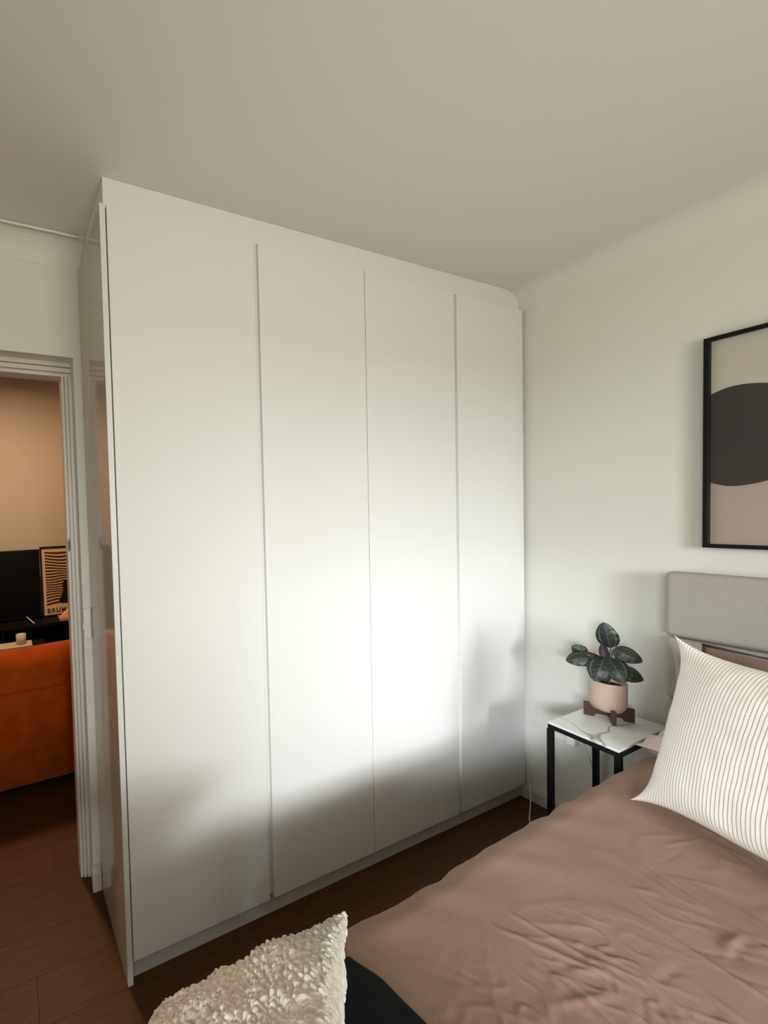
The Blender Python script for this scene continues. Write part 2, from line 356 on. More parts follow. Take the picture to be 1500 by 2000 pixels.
# ------------------------------------------------------------------ framed print
fr = thing('framed_print', 'large black-framed abstract print with a dark rounded shape over beige, above the headboard', 'framed picture', (XW-0.015, -0.81, 1.27))
FY0, FY1, FZ0, FZ1, FX = -1.075, -0.546, 1.270, 2.003, XW-0.031
fwid = 0.013
for q in ((FY1-fwid, FY1, FZ0, FZ1), (FY0, FY0+fwid, FZ0, FZ1), (FY0+fwid, FY1-fwid, FZ0, FZ0+fwid), (FY0+fwid, FY1-fwid, FZ1-fwid, FZ1)):
    obj('frame_rail', bx(FX, XW-0.001, q[0], q[1], q[2], q[3], bev=0.001, seg=1), MT['black'], fr)
def art_mat():
    m = mat('print_paper', (0.56, 0.52, 0.44), 0.8, 0.1); nt = m.node_tree; N = nt.nodes; L = nt.links; b = N['Principled BSDF']
    tc = N.new('ShaderNodeTexCoord'); sp = N.new('ShaderNodeSeparateXYZ'); L.new(tc.outputs['Object'], sp.inputs[0])
    cr = N.new('ShaderNodeMath'); cr.operation = 'GREATER_THAN'; cr.inputs[1].default_value = 1.66; L.new(sp.outputs[2], cr.inputs[0])
    mx = N.new('ShaderNodeMixRGB'); mx.inputs[1].default_value = (0.46, 0.37, 0.32, 1); mx.inputs[2].default_value = (0.60, 0.56, 0.47, 1)
    L.new(cr.outputs[0], mx.inputs[0]); L.new(mx.outputs[0], b.inputs['Base Color']); return m
obj('print_sheet', bx(XW-0.012, XW-0.010, FY0+fwid, FY1-fwid, FZ0+fwid, FZ1-fwid), art_mat(), fr)
top = smoothpath([(0, -0.5595, 1.808), (0, -0.597, 1.8225), (0, -0.640, 1.822), (0, -0.69, 1.805), (0, -0.76, 1.755), (0, -0.83, 1.72), (0, -0.92, 1.73), (0, -1.0615, 1.78)])
bot = smoothpath([(0, -1.0615, 1.60), (0, -0.95, 1.56), (0, -0.84, 1.545), (0, -0.76, 1.535), (0, -0.70, 1.508), (0, -0.65, 1.489), (0, -0.60, 1.484), (0, -0.5595, 1.499)])
bm = bmesh.new(); prism(bm, [(p.y, p.z) for p in top+bot], 'x', XW-0.0135, XW-0.0121); obj('dark_shape', bm, mat('print_charcoal', (0.040, 0.034, 0.033), 0.7, 0.15), fr)
obj('glass', bx(XW-0.026, XW-0.024, FY0+fwid, FY1-fwid, FZ0+fwid, FZ1-fwid), MT['glass'], fr)

# ------------------------------------------------------------------ bed
BY0, BY1 = -2.02, -0.505
bed = thing('upholstered_bed', 'double bed with a beige upholstered headboard against the right wall', 'bed', (1.0, -1.25, 0))
obj('bed_base', bx(-0.04, 1.935, BY0+0.03, BY1-0.03, 0.10, 0.30, bev=0.02), MT['headb'], bed)
for x in (0.03, 1.80):
    for y in (BY0+0.10, BY1-0.16): obj('leg', bx(x, x+0.06, y, y+0.06, 0.001, 0.10, bev=0.004), MT['blackwood'], bed)
obj('mattress', bx(-0.05, 1.93, BY0+0.01, BY1-0.02, 0.302, 0.515, bev=0.05, seg=4), MT['sheet'], bed, smooth=True)
HX0, HX1, HY0, HY1 = 1.945, XW-0.018, -2.07, -0.474
obj('headboard_back', bx(HX0+0.03, HX1, HY0+0.004, HY1-0.004, 0.05, 1.165, bev=0.012), MT['headb'], bed)
for z0, z1 in ((0.945, 1.182), (0.715, 0.941), (0.485, 0.711), (0.255, 0.481)):
    obj('headboard_panel', bx(HX0, HX0+0.05, HY0, HY1, z0, z1, bev=0.020, seg=5), MT['headb'], bed, smooth=True)

# duvet
def ssm(a, b, x):
    t = max(0, min(1, (x-a)/(b-a))); return t*t*(3-2*t)
def crease(x, y, p, q, wdt):
    a, b, c = V((x, y)), V(p), V(q); d = c-b; t = max(0, min(1, (a-b).dot(d)/d.dot(d))); e = a-(b+d*t); s = e.length
    return math.exp(-(s/wdt)**2) * math.sin(math.pi*min(1, max(0, 0.08+0.84*t)))
CR = []
rnd = random.Random(3)
hub = [(0.93, -0.98), (1.10, -0.86), (0.78, -1.06), (1.18, -1.10), (0.62, -0.95), (0.75, -0.83)]
for h in hub:
    for k in range(6):
        a = rnd.uniform(0, 6.28); l = rnd.uniform(0.07, 0.22); s = rnd.uniform(0, 0.05)
        CR.append(((h[0]+math.cos(a)*s, h[1]+math.sin(a)*s), (h[0]+math.cos(a)*l, h[1]+math.sin(a)*l), rnd.uniform(0.0038, 0.007), rnd.uniform(0.0020, 0.0040)*rnd.choice((1, 1, -0.7))))
for k in range(70):
    px, py = rnd.uniform(0.4, 1.5), rnd.uniform(-1.3, -0.70); a = rnd.uniform(0, 6.28); l = rnd.uniform(0.03, 0.13)
    CR.append(((px, py), (px+math.cos(a)*l, py+math.sin(a)*l), rnd.uniform(0.004, 0.008), rnd.uniform(0.0012, 0.0028)*rnd.choice((1, -0.6))))
def duvet():
    bm = bmesh.new(); X0, X1 = -0.09, 1.80; nx = 500
    prof = [(0.012, 0.22), (0.016, 0.30), (0.018, 0.38), (0.014, 0.44)]
    for i in range(1, 8):
        t = math.pi/2*i/8; prof.append((0.014-0.075*(1-math.cos(t)), 0.44+0.105*math.sin(t)))
    ytop = -0.061; n_top = 380; rows = []
    wid = (BY1-BY0) + 0.0
    side = len(prof)
    cols = [('s', p) for p in prof] + [('t', i/n_top) for i in range(1, n_top)] + [('e', p) for p in reversed(prof)]
    for i in range(nx+1):
        x = X0 + (X1-X0)*i/nx; row = []
        lift = 0.030*ssm(1.15, 1.60, x) + 0.006*math.sin(x*2.1)
        hd = 1-ssm(1.74, 1.80, x)*0.30
        ft = 1 - ssm(0.06, 0, x-X0)
        ye = BY1 + 0.004 + 0.020*ssm(0.5, 1.4, x) - 0.004*math.sin(x*5) 
        for kind, p in cols:
            if kind == 's':
                y = ye + p[0]; z = p[1]
                amp = (0.52-z)/0.3; y += 0.006*math.sin(x*17+2*math.sin(x*5))*max(0, amp)
                y += 0.004*noise.noise(V((x*14, z*10, 3)))*1.5; 
                if z > 0.44: z += lift*(z-0.44)/0.105
            elif kind == 'e':
                y = BY0 - 0.02 - p[0]; z = p[1]
                if z > 0.44: z += lift*(z-0.44)/0.105
            else:
                ya = ye+ytop; yb = BY0-0.02-ytop; y = ya + (yb-ya)*p
                z = 0.545 + lift
            if z > 0.5:
                d = min(1, abs(y-ye)/0.05)
                z += 0.007*noise.noise(V((x*3.1, y*3.1, 0))) + 0.0016*noise.noise(V((x*11, y*11, 5)))
                # ripples along the near edge
                z += 0.0028*math.sin(x*38 + 30*y + 4*noise.noise(V((x*4, y*4, 1))))*math.exp(-((y-ye+0.07)/0.06)**2)*(0.4+noise.noise(V((x*2.3, 7, 0)))*1.4)
                if x > 0.25 and y > -1.45:
                    rg = 1-abs(noise.noise(V((x*9+3*noise.noise(V((x*5, y*5, 9))), y*9, 2))))*2
                    z += 0.0016*max(0, rg-0.55)/0.45*ssm(-0.55, -0.75, y)
                    m_ = max(0, noise.noise(V((x*4.5+2, y*4.5, 6))))*2
                    z += 0.0030*m_*max(0, 0.8-abs(noise.noise(V((x*26, y*26, 8))))*4)*ssm(-0.6, -0.75, y)
                    for a, b, ww, am in CR:
                        if abs(x-(a[0]+b[0])/2) < 0.16 and abs(y-(a[1]+b[1])/2) < 0.16: z += am*crease(x, y, a, b, ww)
            z = 0.30 + (z-0.30)*(0.55+0.45*ft) if z > 0.30 else z
            z = 0.30 + (z-0.30)*hd if z > 0.30 else z
            row.append(bm.verts.new((x, y, z)))
        rows.append(row)
    for i in range(nx):
        for j in range(len(cols)-1): bm.faces.new((rows[i][j], rows[i+1][j], rows[i+1][j+1], rows[i][j+1]))
    return bm
dv = obj('duvet', duvet(), MT['duvet'], smooth=True, loc=(0.85, -1.26, 0.3)); tag(dv, 'crumpled taupe-brown duvet spread over the bed', 'duvet')

# ------------------------------------------------------------------ cushions
def cushion(cen, eu, ev, w_, h_, t, pinch=0.05, nu=40, nv=40, rib=0, flange=0.0, disp=None, soft=0.55, seed=0, wr=0.004, pe=2.0):
    """pillow: eu width direction, ev height direction; corners stay out, edges bow in"""
    eu = V(eu).normalized(); ev = V(ev); ev = (ev-eu*ev.dot(eu)).normalized(); en = eu.cross(ev)
    bm = bmesh.new(); uvl = bm.loops.layers.uv.new('UVMap'); sides = []
    for s in (1, -1):
        G = []
        for j in range(nv+1):
            row = []
            for i in range(nu+1):
                u = -1+2*i/nu; v = -1+2*j/nv
                uu = math.sin(u*math.pi/2)*0.35 + u*0.65 if not rib else u; vv = v
                x = w_/2*uu*(1-pinch*(1-abs(vv)**pe)*abs(uu)**2.0); y = h_/2*vv*(1-pinch*(1-abs(uu)**pe)*abs(vv)**2.0)
                fl = flange
                au, av = min(1, abs(uu)/(1-fl*2/w_)) if fl else abs(uu), min(1, abs(vv)/(1-fl*2/h_)) if fl else abs(vv)
                d = t/2*(max(0, (1-au**2.6))*max(0, (1-av**2.6)))**soft
                edge = min(1, d/(t*0.12)) 
                q = V((uu*3+seed, vv*3+seed*2, s*2.0))
                d += wr*edge*(noise.noise(q)*2.2 + noise.noise(q*2.7)*1.2)
                if rib: d += 0.0016*abs(math.sin(math.pi*rib*(uu+1)/2))*edge*s if s > 0 else 0
                if disp: d += disp(x, y, s)*(edge if rib else 0.55+0.45*edge)
                z = d + 0.0012
                if fl: z += 0.0
                P = V(cen) + eu*x + ev*y + en*(s*z)
                if fl or wr: P += en*(0.010*noise.noise(V((uu*2.2+seed, vv*2.2, 9)))*(1-edge))
                row.append(bm.verts.new(P))
            G.append(row)
        sides.append(G)
        for j in range(nv):
            for i in range(nu):
                q = [(i, j), (i+1, j), (i+1, j+1), (i, j+1)]
                if s < 0: q.reverse()
                f = bm.faces.new([G[b][a] for a, b in q])
                for lp, (a, b) in zip(f.loops, q): lp[uvl].uv = (a/nu, b/nv)
    A, B = sides
    for i in range(nu):
        bm.faces.new((A[0][i+1], A[0][i], B[0][i], B[0][i+1])); bm.faces.new((A[nv][i], A[nv][i+1], B[nv][i+1], B[nv][i]))
    for j in range(nv):
        bm.faces.new((A[j][0], A[j+1][0], B[j+1][0], B[j][0])); bm.faces.new((A[j+1][nu], A[j][nu], B[j][nu], B[j+1][nu]))
    return bm
# cream ribbed cushion at the front
BL = V((1.374, -0.603, 0.575)); eu = V((-0.31, -0.95, 0)).normalized(); ev = V((0.26, -0.09, 0.96)).normalized()
cen = BL + eu*0.255 + ev*0.245
def fold(x, y, s):   # soft creases running in from the corners
    if s < 0: return 0
    d = 0
    for (ax, ay), (bx_, by_), a_, w__ in (((0.205, 0.245), (0.140, 0.060), -0.045, 0.016), ((0.235, 0.22), (0.195, 0.09), 0.022, 0.022), ((0.225, -0.235), (0.150, -0.120), -0.026, 0.018), ((0.17, 0.25), (0.115, 0.10), 0.010, 0.02)):
        p, q, r = V((x, y)), V((ax, ay)), V((bx_, by_)); e = r-q; t = max(0, min(1, (p-q).dot(e)/e.dot(e)))
        d += a_*math.exp(-(((p-(q+e*t)).length)/w__)**2)*(1-t)**0.6
    return d
# the width axis runs away to the right, ribs run up the cushion
o = obj('cushion', cushion(cen, -eu, ev, 0.53, 0.50, 0.16, 0.16, pe=4.5, disp=fold, nu=70*6, nv=70, rib=70, seed=2, wr=0.0012), MT['ribbed'], smooth=True, loc=cen, recalc=False)
tag(o, 'cream ribbed cushion leaning at the front of the pillows', 'cushion')
# brown velvet cushion behind it
c2 = V((1.725, -0.865, 0.835)); eu2 = V((-0.05, -1, 0)); ev2 = V((0.22, 0, 0.97))
bc = thing('cushion', 'brown velvet cushion with dark edging peeking from behind the cream ribbed cushion', 'cushion', c2)
obj('cover', cushion(c2, -eu2, ev2, 0.50, 0.29, 0.10, 0.08, seed=5), MT['brownc'], bc, smooth=True, loc=c2, recalc=False)
eu_, ev_ = eu2.normalized(), ev2.normalized(); pp_ = []
for k in range(4):
    for i in range(16):
        t = -1+2*i/16; u, v = [(t, -1), (1, t), (-t, 1), (-1, -t)][k]
        pp_.append(c2 + eu_*(0.25*u*(1-0.08*(1-v*v))) + ev_*(0.145*v*(1-0.08*(1-u*u))))
pp_.append(pp_[0]); obj('piping', tube(bmesh.new(), pp_, 0.005, 6), MT['pipe'], bc, smooth=True)
# blush pillows
c3 = V((1.862, -0.865, 0.812)); o = obj('pillow', cushion(c3, (0, 1, 0), (0.10, 0, 0.99), 0.70, 0.255, 0.10, 0.05, nu=60, nv=40, flange=0.035, seed=8, wr=0.008), MT['pink'], smooth=True, loc=c3, recalc=False)
tag(o, 'blush linen pillow with a flanged edge standing against the headboard', 'pillow')
c4 = V((1.785, -0.862, 0.632)); o = obj('pillow', cushion(c4, (0, 1, 0), (1, 0, 0.0), 0.70, 0.30, 0.125, 0.02, nu=60, nv=40, soft=0.30, flange=0.012, seed=11, wr=0.008), MT['pink'], smooth=True, loc=c4, recalc=False)
tag(o, 'blush linen pillow lying flat on the bed under the standing pillow', 'pillow')

# black throw and chunky knit cushion at the foot of the bed
def throw():
    bm = bmesh.new(); nx, ny = 40, 60; G = []
    for i in range(nx+1):
        row = []
        for j in range(ny+1):
            u, v = i/nx, j/ny
            y = -0.575 - 0.85*v; x = -0.06 + (0.398 - 0.03*ssm(0.09, 0.0, v))*u + 0.012*noise.noise(V((v*3, 2, 1)))
            r = min(1, min(u, 1-u)/0.10, min(v, 1-v)/0.05); r = math.sqrt(max(0, 1-(1-r)**2))
            z = 0.552 + r*(0.030 + 0.055*ssm(0.05, 0.35, v)) + 0.008*noise.noise(V((u*3, v*6, 0)))*r
            row.append(bm.verts.new((x, y, z)))
        G.append(row)
    for i in range(nx):
        for j in range(ny): bm.faces.new((G[i][j], G[i+1][j], G[i+1][j+1], G[i][j+1]))
    rim = [G[i][0] for i in range(nx+1)] + [G[nx][j] for j in range(1, ny+1)] + [G[i][ny] for i in range(nx-1, -1, -1)] + [G[0][j] for j in range(ny-1, 0, -1)]
    low = [bm.verts.new((v.co.x, v.co.y, 0.546)) for v in rim]; n = len(rim)
    for k in range(n): bm.faces.new((rim[k], rim[(k+1) % n], low[(k+1) % n], low[k]))
    return bm
o = obj('throw_blanket', throw(), MT['blackfab'], smooth=True, loc=(0.15, -1.0, 0.55)); tag(o, 'black folded throw blanket under the chunky knit cushion at the bed foot', 'blanket')
def knit(x, y, s):
    # irregular seed-stitch lumps
    wob = V((x*14, y*14, 3*s)); a = 1.1*noise.noise(wob); b = 1.1*noise.noise(wob+V((7, 3, 0)))
    x2, y2 = x*0.8+y*0.6, -x*0.6+y*0.8
    d = noise.voronoi(V((x2*135+a, y2*80+b, 0.5+s)))[0]
    return 0.0092*min(1, (d[1]-d[0])*1.4)**0.55
Tk = V((0.250, -0.640, 0.722)); KW = 0.43
a_ = V((-0.773, 0.355, -0.525)); b_ = V((-0.664, -0.696, 0.277)); bis = (a_+b_).normalized(); nrm = a_.cross(b_).normalized(); e2 = nrm.cross(bis)
ku = (bis+e2).normalized(); kv = (bis-e2).normalized()
ck = Tk + (ku+kv)*KW/2
o = obj('cushion', cushion(ck, -ku, kv, KW, KW, 0.10, 0.16, nu=360, nv=360, disp=knit, seed=14, wr=0.004), MT['knit'], smooth=True, loc=ck, recalc=True)
tag(o, 'chunky knitted cream cushion on the black throw in the foreground', 'cushion')

# ------------------------------------------------------------------ side table, plant
TZ = 0.585
A_, B_, C_, D_ = V((1.664, -0.262)), V((1.640, -0.472)), V((2.004, -0.470)), V((2.010, -0.262))
st = thing('side_table', 'small side table with a white marble top and thin black metal legs', 'side table', (1.84, -0.36, 0))
bm = bmesh.new(); prism(bm, [tuple(p) for p in (A_, D_, C_, B_)], 'z', TZ-0.009, TZ)
es = [e for e in bm.edges]; bmesh.ops.bevel(bm, geom=es, offset=0.0015, segments=2, affect='EDGES')
obj('table_top', bm, MT['marble'], st, loc=(1.84, -0.36, TZ))
c0 = (A_+B_+C_+D_)/4; ins = lambda p: c0 + (p-c0)*0.955
a, b, c, d = map(ins, (A_, B_, C_, D_)); lw = 0.0085
for p, q in ((a, b), (b, c), (c, d), (d, a)):
    dr = (q-p).normalized(); n = V((-dr.y, dr.x))*lw*0.7
    pp2 = [p-dr*lw*0.7+n, p-dr*lw*0.7-n, q+dr*lw*0.7-n, q+dr*lw*0.7+n]
    for zz in ((TZ-0.0275, TZ-0.0095),): 
        bm = bmesh.new(); prism(bm, [tuple(v) for v in pp2], 'z', *zz); obj('rail', bm, MT['black'], st)
for p in (a, b, c, d):
    obj('leg', bx(p.x-lw, p.x+lw, p.y-lw, p.y+lw, 0.0015, TZ-0.028), MT['black'], st)
for p, q in ((a, d), (b, c)):
    dr = (q-p).normalized(); n = V((-dr.y, dr.x))*lw*0.8; bm = bmesh.new()
    prism(bm, [tuple(v) for v in (p+dr*0.012+n, p+dr*0.012-n, q-dr*0.012-n, q-dr*0.012+n)], 'z', 0.0015, 0.016); obj('floor_rail', bm, MT['black'], st)

PO = V((1.880, -0.335, TZ)); PR = V((0.365, -0.931, 0)); PT = V((-0.931, -0.365, 0)); UZ = V((0, 0, 1))
pc = PO + PR*0.0165 + PT*(-0.01)
stand = thing('plant_stand', 'dark walnut cross-shaped plant stand on the marble side table', 'plant stand', pc)
def board(ang):
    L_ = 0.070; bm = bmesh.new(); th = 0.0055
    prof = [(-L_, 0.0), (-L_+0.020, 0.0), (-L_+0.024, 0.012), (L_-0.024, 0.012), (L_-0.020, 0.0), (L_, 0.0), (L_, 0.052), (0.046, 0.050)]
    prof = [(-L_, 0.002), (-0.042, 0.002), (-0.036, 0.012), (0.036, 0.012), (0.042, 0.002), (L_, 0.002), (L_, 0.054), (0.053, 0.054), (0.047, 0.040), (0.035, 0.029), (-0.035, 0.029), (-0.047, 0.040), (-0.053, 0.054), (-L_, 0.054)]
    prism(bm, prof, 'y', -th, th)
    for v in bm.verts:
        x, y, z = v.co; v.co = pc + V((x*math.cos(ang)-y*math.sin(ang), x*math.sin(ang)+y*math.cos(ang), z))
    return bm
ang0 = math.atan2(PR.y, PR.x)
obj('cross_board', board(ang0+0.22), MT['walnut'], stand); obj('cross_board', board(ang0+0.22+math.pi/2), MT['walnut'], stand)
pl_ = thing('potted_plant', 'leafy green houseplant with veined leaves in a blush ceramic pot', 'potted plant', pc+UZ*0.031)
bm = bmesh.new(); lathe(bm, [(0, 0.031), (0.026, 0.031), (0.037, 0.036), (0.045, 0.047), (0.0500, 0.064), (0.0515, 0.090), (0.0515, 0.150), (0.0505, 0.1515), (0.0485, 0.1515), (0.0480, 0.149), (0.0480, 0.132), (0, 0.132)], pc, 48)
obj('pot', bm, MT['pot'], pl_, smooth=True)
bm = bmesh.new(); lathe(bm, [(0, 0.139), (0.02, 0.1385), (0.035, 0.137), (0.0478, 0.134)], pc, 32); obj('soil', bm, MT['soil'], pl_, smooth=True)
def W3(r, u, t=0): return PO + PR*r + UZ*u + PT*t
def leaf(base, tip, wid, face, droop=0.2, cup=0.25, name='leaf', material=None, point=1.0):
    """blade from base to tip, facing roughly 'face'"""
    base, tip = V(base), V(tip); ax = tip-base; Ln = ax.length; ax.normalize(); fc = V(face); fc = (fc-ax*fc.dot(ax)).normalized(); sd = ax.cross(fc)
    bm = bmesh.new(); uvl = bm.loops.layers.uv.new('UVMap'); nl, nw = 18, 12; G = []
    for i in range(nl+1):
        t = i/nl; hw = wid/2*(math.sin(math.pi*min(1, t**0.82))**0.62)*(1-0.12*t*point); row = []
        cpos = base + ax*Ln*t + fc*(droop*Ln*(math.sin(math.pi*t)*0.5))
        for j in range(nw+1):
            s = -1+2*j/nw; ripple = 0.0012*math.sin(t*26)*abs(s)
            row.append(bm.verts.new(cpos + sd*hw*s - fc*(cup*hw*s*s) + fc*ripple + fc*0.0006*math.cos(s*14)))
        G.append(row)
    for i in range(nl):
        for j in range(nw):
            q = [(i, j), (i, j+1), (i+1, j+1), (i+1, j)]; f = bm.faces.new([G[a][b] for a, b in q])
            for lp, (a, b) in zip(f.loops, q): lp[uvl].uv = (b/nw, a/nl)
    bmesh.ops.remove_doubles(bm, verts=bm.verts, dist=1e-5)
    for f in bm.faces:
        f.normal_update()
    if sum(f.normal.dot(fc) for f in bm.faces) < 0: bmesh.ops.reverse_faces(bm, faces=bm.faces)
    return obj(name, bm, material or MT['leaf'], pl_, smooth=True, recalc=False)
root = W3(0.0165, 0.142, -0.01)
def stem(tip, b=None): 
    r0 = b or root; mid = (V(r0)+V(tip))/2 + UZ*0.012; obj('stem', tube(bmesh.new(), smoothpath([r0, mid, tip], 5), 0.0019, 6), MT['stem'], pl_, smooth=True)
face = PT + UZ*0.35
LV = [  # base, tip, width, facing, droop, cup
    (W3(0.022, 0.285, 0.000), W3(0.003, 0.385, 0.005), 0.068, PT+UZ*0.1, 0.10, 0.25),       # top leaf
    (W3(-0.030, 0.242, 0.015), W3(-0.102, 0.214, 0.035), 0.063, PT+UZ*0.45, 0.20, 0.25),    # left front
    (W3(-0.045, 0.238, -0.015), W3(-0.085, 0.272, -0.005), 0.051, PT+UZ*0.25, 0.15, 0.3),   # left back lobe
    (W3(0.028, 0.284, 0.005), W3(0.104, 0.252, 0.010), 0.063, PT+UZ*0.35, 0.15, 0.2),        # right upper
    (W3(0.006, 0.250, 0.010), W3(-0.020, 0.160, 0.062), 0.081, PT+UZ*0.45, 0.30, 0.3),      # centre left drooping
    (W3(0.016, 0.250, 0.010), W3(0.056, 0.172, 0.060), 0.081, PT+UZ*0.5, 0.30, 0.3),        # centre right drooping
    (W3(0.040, 0.214, 0.030), W3(0.106, 0.186, 0.020), 0.061, PT+UZ*0.5, 0.20, 0.25),       # lower right
    (W3(0.000, 0.215, 0.020), W3(-0.030, 0.165, 0.020), 0.055, PT-PR*0.4, 0.20, 0.3),
    (W3(0.020, 0.215, -0.020), W3(0.060, 0.175, -0.050), 0.067, UZ-PT*0.3, 0.20, 0.3),
]
for L_ in LV: leaf(*L_); stem(L_[0])
# leaves seen from their purple underside
for L_ in [(W3(0.006, 0.236, 0.012), W3(-0.050, 0.262, 0.020), 0.026, -PT+UZ*0.4, 0.1, 0.5), (W3(0.008, 0.240, 0.010), W3(0.000, 0.305, 0.008), 0.030, -PT, 0.1, 0.6), (W3(-0.010, 0.228, 0.020), W3(-0.060, 0.232, 0.030), 0.030, -PT-UZ*0.3, 0.1, 0.4)]:
    leaf(*L_, material=MT['leaf_under']); stem(L_[0])

# ------------------------------------------------------------------ socket, plug, cables
so = thing('wall_socket', 'white wall power socket behind the side table', 'socket', (XW, -0.165, 0.40))
obj('socket_plate', bx(XW-0.009, XW-0.0005, -0.205, -0.095, 0.355, 0.425, bev=0.003), MT['plastic'], so)
obj('socket_switch', bx(XW-0.013, XW-0.008, -0.125, -0.112, 0.395, 0.412, bev=0.001), MT['plastic'], so)
pg = thing('power_adapter', 'white plug-in adapter with a thin white cable, on the socket behind the side table', 'plug', (XW-0.03, -0.19, 0.40))
obj('adapter_body', bx(XW-0.052, XW-0.0095, -0.203, -0.172, 0.368, 0.412, bev=0.004), MT['plastic'], pg)
obj('cable', tube(bmesh.new(), smoothpath([(XW-0.03, -0.2035, 0.395), (XW-0.035, -0.225, 0.385), (XW-0.035, -0.245, 0.33), (XW-0.030, -0.258, 0.24), (XW-0.03, -0.262, 0.12), (XW-0.03, -0.27, 0.004)], 8), 0.0020, 6), MT['plastic'], pg, smooth=True)
o = obj('power_cable', tube(bmesh.new(), smoothpath([(2.0335, 0.006, 0.36), (2.0335, 0.004, 0.22), (2.028, -0.006, 0.12), (1.985, -0.040, 0.055), (1.92, -0.070, 0.012), (1.86, -0.10, 0.004), (1.80, -0.15, 0.004), (1.70, -0.20, 0.004), (1.58, -0.24, 0.004)], 8), 0.0020, 6), MT['plastic'], smooth=True)
tag(o, 'thin white cable coming out beside the wardrobe down to the floor', 'cable')

# ------------------------------------------------------------------ living room beyond the doorway
lamp = thing('ceiling_light', 'warm round ceiling light in the room beyond the doorway', 'ceiling light', (-0.35, 1.88, HL))
bm = bmesh.new(); lathe(bm, [(0, 0), (0.14, 0), (0.14, -0.02), (0.13, -0.022)], (-0.35, 1.88, HL), 32); obj('lamp_base', bm, MT['plastic'], lamp)
lm = bpy.data.materials.new('lamp_diffuser'); lm.use_nodes = True; lb = lm.node_tree.nodes['Principled BSDF']; lb.inputs['Emission Color'].default_value = (1, 0.62, 0.32, 1); lb.inputs['Emission Strength'].default_value = 6
bm = bmesh.new(); lathe(bm, [(0.128, -0.0205), (0.128, -0.035), (0.09, -0.055), (0, -0.062)], (-0.35, 1.88, HL), 32); obj('diffuser', bm, lm, lamp, smooth=True)
ll = bpy.data.lights.new('living_room_lamp', 'AREA'); ll.shape = 'DISK'; ll.size = 0.26; ll.energy = 38; ll.color = (1.0, 0.60, 0.30)
lo = bpy.data.objects.new('living_room_lamp', ll); link(lo); lo.location = (-0.35, 1.88, HL-0.07)

sofa = thing('sofa', 'bright orange velvet sofa seen from behind through the doorway', 'sofa', (-0.5, 1.45, 0))
SX0, SX1 = -1.5, 0.62
def sofa_back():
    prof = [(0.985, 0.100), (0.995, 0.095), (1.22, 0.095), (1.25, 0.30), (1.25, 0.66)]
    prof += [(1.135+0.115*math.cos(t), 0.66+0.100*math.sin(t)) for t in [math.pi*k/12 for k in range(1, 12)]]
    prof += [(1.012, 0.64), (1.016, 0.575), (1.008, 0.566), (1.000, 0.572), (0.992, 0.56), (0.985, 0.52)]
    bm = bmesh.new(); n = 60; rings = []
    for i in range(n+1):
        x = SX0 + (SX1-SX0)*i/n; e = math.sqrt(max(0, 1-(1-min(1, min(i, n-i)/3))**2))
        rings.append([bm.verts.new((x, 1.12+(y-1.12)*(0.85+0.15*e), z - (1-e)*0.05*(z > 0.4) + 0.008*math.sin(x*4)*(z > 0.6) + (0.004*noise.noise(V((x*6, z*9, y*5)))))) for y, z in prof])
    m = len(prof)
    for i in range(n):
        for k in range(m): bm.faces.new((rings[i][k], rings[i+1][k], rings[i+1][(k+1) % m], rings[i][(k+1) % m]))
    bm.faces.new(rings[0]); bm.faces.new(list(reversed(rings[-1]))); return bm
obj('sofa_back', sofa_back(), MT['orange'], sofa, smooth=True)
obj('sofa_seat', bx(SX0+0.02, SX1-0.02, 1.252, 1.88, 0.12, 0.44, bev=0.05, seg=4), MT['orange'], sofa, smooth=True)
for x0 in (SX0, SX1-0.18): obj('armrest', bx(x0, x0+0.18, 1.256, 1.90, 0.10, 0.60, bev=0.05, seg=4), MT['orange'], sofa, smooth=True)
for x in (SX0+0.08, SX1-0.13):
    for y in (1.03, 1.80): obj('leg', bx(x, x+0.05, y, y+0.05, 0.001, 0.12, bev=0.004), MT['blackwood'], sofa)
# television unit
tu = thing('television_unit', 'low black television unit against the far wall', 'tv unit', (-0.3, 3.0, 0))
obj('unit_top', bx(-1.4, 0.75, 2.78, 3.19, 0.44, 0.468, bev=0.003), MT['blackwood'], tu)
obj('unit_bottom', bx(-1.4, 0.75, 2.80, 3.19, 0.06, 0.085, bev=0.003), MT['blackwood'], tu)
for x in (-1.4, -0.37, 0.725): obj('unit_side', bx(x, x+0.025, 2.80, 3.185, 0.086, 0.439), MT['blackwood'], tu)
obj('unit_back', bx(-1.37, 0.72, 3.187, 3.20, 0.086, 0.439), MT['blackwood'], tu)
for x in (-1.35, 0.66): obj('leg', bx(x, x+0.05, 2.84, 2.89, 0.001, 0.059), MT['blackwood'], tu)
tv = thing('television', 'large black flat-screen television on the low black unit', 'television', (-0.55, 2.98, 0.468))
obj('screen_frame', bx(-1.12, 0.000, 2.985, 3.015, 0.492, 1.152, bev=0.004), MT['black'], tv)
obj('screen', bx(-1.11, -0.010, 2.982, 2.9848, 0.512, 1.142), MT['blackgloss'], tv)
for x in (-0.99, -0.13): 
    obj('stand_foot', tube(bmesh.new(), [(x-0.01, 2.985, 0.500), (x+0.045, 2.80, 0.4745)], 0.006, 8), MT['plastic'], tv)
    obj('stand_foot', tube(bmesh.new(), [(x-0.01, 3.00, 0.500), (x+0.045, 3.16, 0.4745)], 0.005, 8), MT['silver'], tv)
